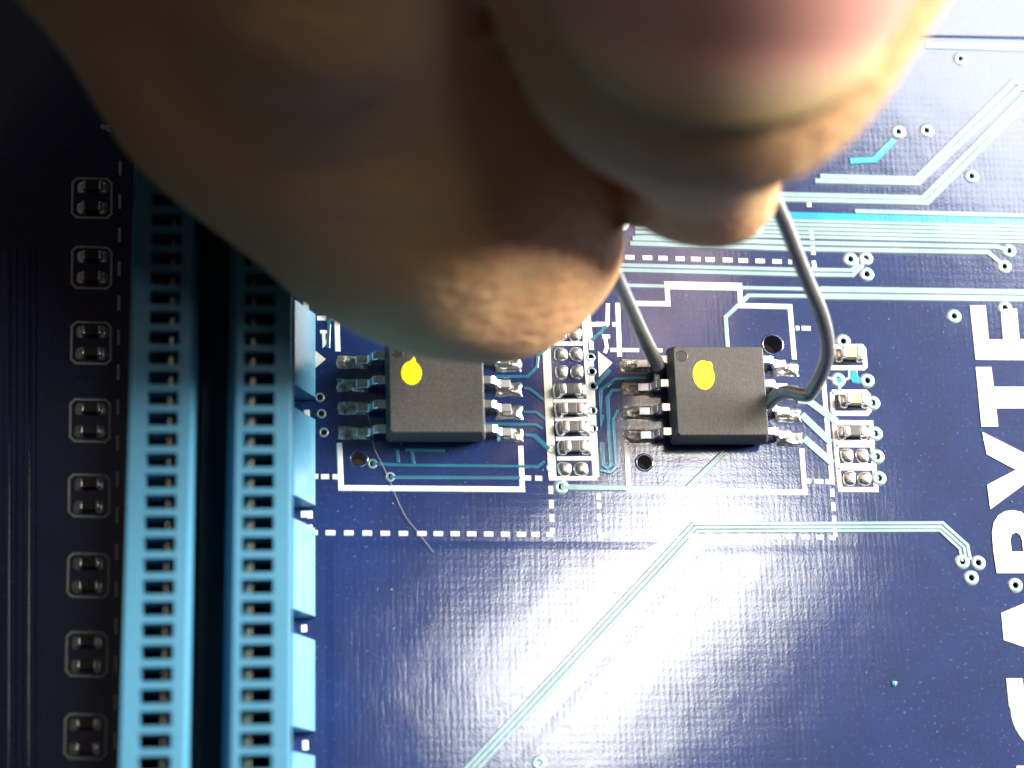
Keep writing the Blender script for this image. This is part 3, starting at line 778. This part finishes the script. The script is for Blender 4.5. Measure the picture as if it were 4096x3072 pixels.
# ------------------------------------------------------------------ the bent wire (an opened paper clip)
path = [(7.308,0.607,1.25),(7.055,0.81,1.7),(6.203,1.225,3.7),(5.269,1.654,6),(4.459,2.083,8),(3.601,2.544,10.2),(2.925,3.098,12),(3.603,3.946,13.6),(5.009,4.929,14.8),(7.429,5.41,15.2),(9.263,5.392,14.6),(10.364,5.009,13.5),(11.194,4.274,12.3),(11.993,3.362,11),(12.862,2.392,9.6),(13.694,1.443,8.4),(14.299,0.589,7.2),(14.65,-0.104,6),(14.659,-0.661,4.9),(14.517,-1.104,4.1),(14.352,-1.396,3.6),(14.21,-1.457,3.45),(13.977,-1.377,3.25),(13.439,-1.096,2.7),(12.986,-1.163,2.15),(12.678,-1.477,1.55)]
V, F = tube_data(smooth_path(path, 6), 0.345, seg=16)
w = mesh_obj('bent_wire', V, F, STEEL, None, smooth=True)
tag(w, 'bent grey steel wire pinched by the fingers, its two ends on the right chip', 'wire')

# a hair across the left chip's corner, and dust
path = [(-7.387,-1.513,0.42),(-7.199,-2.059,0.55),(-7.089,-2.622,0.75),(-7.031,-3.065,0.5),(-6.923,-3.509,0.25),(-6.553,-4.237,0.12),(-6.188,-5.049,0.08),(-5.829,-5.994,0.08),(-5.408,-6.87,0.07),(-4.926,-7.498,0.08),(-4.505,-8.061,0.09),(-4.083,-8.616,0.06)]
V, F = tube_data(smooth_path(path, 4), 0.012, seg=6)
tag(mesh_obj('hair', V, F, HAIR, None, smooth=True), 'thin pale hair curving from the left chip across the board', 'hair')
Vd, Fd = [], []
rnd = random.Random(3)
for i in range(420):
    x, y = rnd.uniform(-9, 29), rnd.uniform(-20, 20)
    r = rnd.choice((0.014, 0.018, 0.024, 0.03)) * rnd.uniform(0.7, 1.3)
    n = len(Vd); k = rnd.uniform(0.5, 2.2); a = rnd.random() * 3.14
    ca, sa = math.cos(a), math.sin(a)
    for (u, v, z) in ((1, 0, 0), (0, 1, 0), (-1, 0, 0), (0, -1, 0), (0, 0, 1)):
        u *= r * k; v *= r
        Vd.append((x + u * ca - v * sa, y + u * sa + v * ca, 0.036 + z * r * 0.8))
    Fd += [(n, n + 1, n + 4), (n + 1, n + 2, n + 4), (n + 2, n + 3, n + 4), (n + 3, n, n + 4)]
tag(mesh_obj('dust', Vd, Fd, DUST), 'fine pale dust scattered over the blue board', 'dust', kind='stuff')
V, F = dome_data(0.15, 0.15, 0.05, wob=0.2)
o = mesh_obj('varnish_drop', V, F, TEAL, board, smooth=True); c = (18.555,-15.249); o.location = (c[0], c[1], 0.03)

# ------------------------------------------------------------------ the hand: one continuous skin from a blended volume
def rcone(P, a, b, ra, rb):
    a = np.array(a, dtype=np.float32); b = np.array(b, dtype=np.float32)
    ab = b - a; t = np.clip(((P - a) @ ab) / float(ab @ ab), 0, 1)
    d = P - (a + t[..., None] * ab)
    return np.sqrt((d * d).sum(-1)) - (ra + (rb - ra) * t)
def smin(a, b, k):
    h = np.clip(0.5 + 0.5 * (b - a) / k, 0, 1)
    return b + (a - b) * h - k * h * (1 - h)
def chain(P, pts, k=2.5):
    d = None
    for (p, q) in zip(pts[:-1], pts[1:]):
        e = rcone(P, p[:3], q[:3], p[3], q[3])
        d = e if d is None else smin(d, e, k)
    return d
def skin_volume(P):
    index = chain(P, INDEX)
    index = smin(index, chain(P, INDEX_PAD), 1.2)
    thumb = chain(P, THUMB)
    thumb = smin(thumb, chain(P, THUMB_TIP), 2.0)
    thumb = smin(thumb, chain(P, THUMB_BUMP), 4.5)
    d = smin(index, thumb, 0.8)
    for c in OTHERS: d = smin(d, chain(P, c, 4.0), 3.0)
    return d
TIP = Vector((4.075,6.614,29.5)); BACK = Vector((0.03, 0.77, 0.64)).normalized()
INDEX = [(*(TIP + BACK * t), r) for t, r in ((0, 7.7), (6, 9.7), (20, 10.0), (42, 10.5))]
INDEX_PAD = [(*(5.313,4.164,16.5), 2.2), (*(7.19,4.155,16.5), 2.2), (*(5.517,4.912,22), 4.2)]
THUMB = [(*(-1.913,4.293,11.8), 5.3), (*(-5.148,6.022,14.5), 7.9), (*(-9.738,10.945,18.5), 9.8), (*(-14.828,18.344,24), 10.9), (*(-18.722,20.718,34), 12.6)]
THUMB_TIP = [(*(1.13,3.359,10.2), 2.8), (*(-1.79,1.996,11.2), 3.4), (*(-4.714,2.004,12.4), 3.9)]
THUMB_BUMP = [(*(-10.206,6.857,29), 4.4), (*(-9.773,11.084,33), 6.5)]
KNUCKLE = (10, 42, 60, 15.0)
OTHERS = [[INDEX[-1], KNUCKLE], [THUMB[-1], (-12, 46, 54, 15.0), KNUCKLE], [KNUCKLE, (-4, 74, 66, 19.0)],
          [KNUCKLE, (17, 38, 70, 10.0), (15, 29, 69, 9.4), (5, 30, 60, 9.0)],
          [KNUCKLE, (22, 46, 74, 9.0), (20, 32, 78, 8.6), (8, 30, 74, 8.0)],
          [KNUCKLE, (22, 58, 76, 8.5), (22, 46, 86, 7.6), (12, 44, 84, 7.0)]]
EYE = (-11.8, -27.8, 96.0)
def sight(bx, by):
    """the skin point above a board point, seen from above and south"""
    o = np.array(EYE, dtype=np.float32); d = np.array((bx, by, 0.0), dtype=np.float32) - o; d /= np.linalg.norm(d)
    t = 20.0
    for _ in range(60):
        e = float(skin_volume((o + d * t)[None, :])[0]); t += e * 0.9
    return o + d * t
CREASES = []
def hand_sdf(P):
    d = skin_volume(P)
    for pts, r in CREASES:
        g = chain(P, [(*p, r) for p in pts], 0.3)
        h = np.clip(0.5 - 0.5 * (g + d) / 0.9, 0, 1)
        d = d * (1 - h) - g * h + 0.9 * h * (1 - h)
    return d
def surface_nets(f, lo, hs, n):
    ax = [lo[i] + hs * np.arange(n[i], dtype=np.float32) for i in range(3)]
    D = np.empty(n, dtype=np.float32)
    for i in range(n[0]):
        Y, Z = np.meshgrid(ax[1], ax[2], indexing='ij')
        D[i] = f(np.stack([np.full_like(Y, ax[0][i]), Y, Z], -1))
    S = D < 0
    c = [(i, j, k) for i in (0, 1) for j in (0, 1) for k in (0, 1)]
    sl = lambda A, o: A[o[0]:n[0] - 1 + o[0], o[1]:n[1] - 1 + o[1], o[2]:n[2] - 1 + o[2]]
    cnt = sum(sl(S, o).astype(np.int8) for o in c)
    act = (cnt > 0) & (cnt < 8)
    idx = -np.ones(act.shape, dtype=np.int64); ijk = np.argwhere(act); idx[act] = np.arange(len(ijk))
    acc = np.zeros((len(ijk), 3)); num = np.zeros(len(ijk))
    val = {o: sl(D, o)[act] for o in c}
    for a in c:
        for ax_ in range(3):
            if a[ax_]: continue
            b = list(a); b[ax_] = 1; b = tuple(b)
            va, vb = val[a], val[b]; m = (va < 0) != (vb < 0)
            t = np.where(m, va / np.where(m, va - vb, 1), 0)
            p = np.tile(np.array(a, dtype=float), (len(ijk), 1)); p[:, ax_] = t
            acc[m] += p[m]; num[m] += 1
    V = np.array(lo) + hs * (ijk + acc / num[:, None])
    Fs = []
    for ax_ in range(3):
        o1, o2 = [(1, 2), (2, 0), (0, 1)][ax_]
        s = [slice(1, n[q] - 1) for q in range(3)]; s[ax_] = slice(0, n[ax_] - 1)
        e = [slice(1, n[q] - 1) for q in range(3)]; e[ax_] = slice(1, n[ax_])
        A, Bb = S[tuple(s)], S[tuple(e)]
        ed = np.argwhere(A != Bb)
        base = ed.copy(); base[:, o1] += 1; base[:, o2] += 1
        def at(d1, d2):
            q = base.copy(); q[:, o1] -= d1; q[:, o2] -= d2
            return idx[q[:, 0], q[:, 1], q[:, 2]]
        quad = np.stack([at(1, 1), at(0, 1), at(0, 0), at(1, 0)], 1)
        flip = Bb[tuple(ed.T)]
        quad[flip] = quad[flip][:, ::-1]
        Fs.append(quad)
    Fq = np.concatenate(Fs); Fq = Fq[(Fq >= 0).all(1)]
    return V, Fq
for pts, r in (([(-15.002,14.354),(-11.297,14.236),(-7.43,14.752),(-5.476,15.365)], 0.35), ([(0.249,3.653),(0.663,4.73),(1.718,5.553)], 0.45), ([(-13.195,12.111),(-8.088,11.808),(-4.858,12.573)], 0.15),
               ([(-8.736,8.37),(-5.557,7.61),(-1.692,8.492)], 0.15), ([(-17.067,16.047),(-14.522,16.537),(-11.307,16.201)], 0.2)):
    CREASES.append(([sight(*p) for p in pts], r))
lo = (-44.0, -9.0, 4.0); hs = 0.85
n = (int(80 / hs), int(98 / hs), int(92 / hs))
V, F = surface_nets(hand_sdf, lo, hs, n)
me = bpy.data.meshes.new('hand'); me.from_pydata(V.tolist(), [], F.tolist()); me.update()
bm = bmesh.new(); bm.from_mesh(me)
for _ in range(3): bmesh.ops.smooth_vert(bm, verts=bm.verts[:], factor=0.5, use_axis_x=True, use_axis_y=True, use_axis_z=True)
bmesh.ops.recalc_face_normals(bm, faces=bm.faces[:]); bm.to_mesh(me); bm.free()
me.polygons.foreach_set('use_smooth', [True] * len(me.polygons)); me.materials.append(SKIN)
hand = bpy.data.objects.new('hand', me); col.objects.link(hand)
tag(hand, 'left hand with thumb and index finger pinching the wire above the board', 'hand')

# fingernail: a curved plate lying on the index finger
def make_nail():
    a = Vector(INDEX[0][:3]); b = Vector(INDEX[1][:3]); c = Vector(INDEX[2][:3])
    ax = (a - c).normalized()
    view = (Vector(EYE) - a).normalized()
    up = (view - ax * view.dot(ax)).normalized()
    up = (up + Vector((0.10, 0, 0))).normalized(); up = (up - ax * up.dot(ax)).normalized()
    side = ax.cross(up)
    Vn, Fn, UV = [], [], []
    NU, NV = 22, 26
    for j in range(NV + 1):
        v = j / NV
        for i in range(NU + 1):
            u = i / NU * 2 - 1
            ang = u * R(46)
            front = 3.3 - 2.2 * u * u           # rounded free edge
            s = -11.0 + (11.0 + front) * v
            o = a + ax * s
            rad = 8.2
            d = (up * math.cos(ang) + side * math.sin(ang))
            # march to the skin along d
            lo_, hi_ = 0.0, 16.0
            P = np.array([list(o + d * t) for t in np.linspace(2, 14, 49)], dtype=np.float32)
            dd = chain(P, INDEX); k = int(np.argmax(dd > 0)); t = 2 + 12 * k / 48.0 - 0.25 * (dd[k] / max(1e-3, dd[k] - dd[k - 1]))
            lift = 0.16 + 0.08 * max(0, (v - 0.72)) / 0.28 - 0.28 * abs(u) ** 5
            Vn.append(o + d * (t + lift)); UV.append((i / NU, v))
    for j in range(NV):
        for i in range(NU):
            q = j * (NU + 1) + i
            Fn.append((q, q + 1, q + NU + 2, q + NU + 1))
    o = mesh_obj('fingernail', Vn, Fn, NAIL, hand, smooth=True)
    lay = o.data.uv_layers.new(name='UVMap')
    for lp in o.data.loops: lay.data[lp.index].uv = UV[lp.vertex_index]
    md = o.modifiers.new('thickness', 'SOLIDIFY'); md.thickness = 0.35; md.offset = -1
    o['label'] = 'short pink nail of the index finger with a pale free edge'
    return o
make_nail()
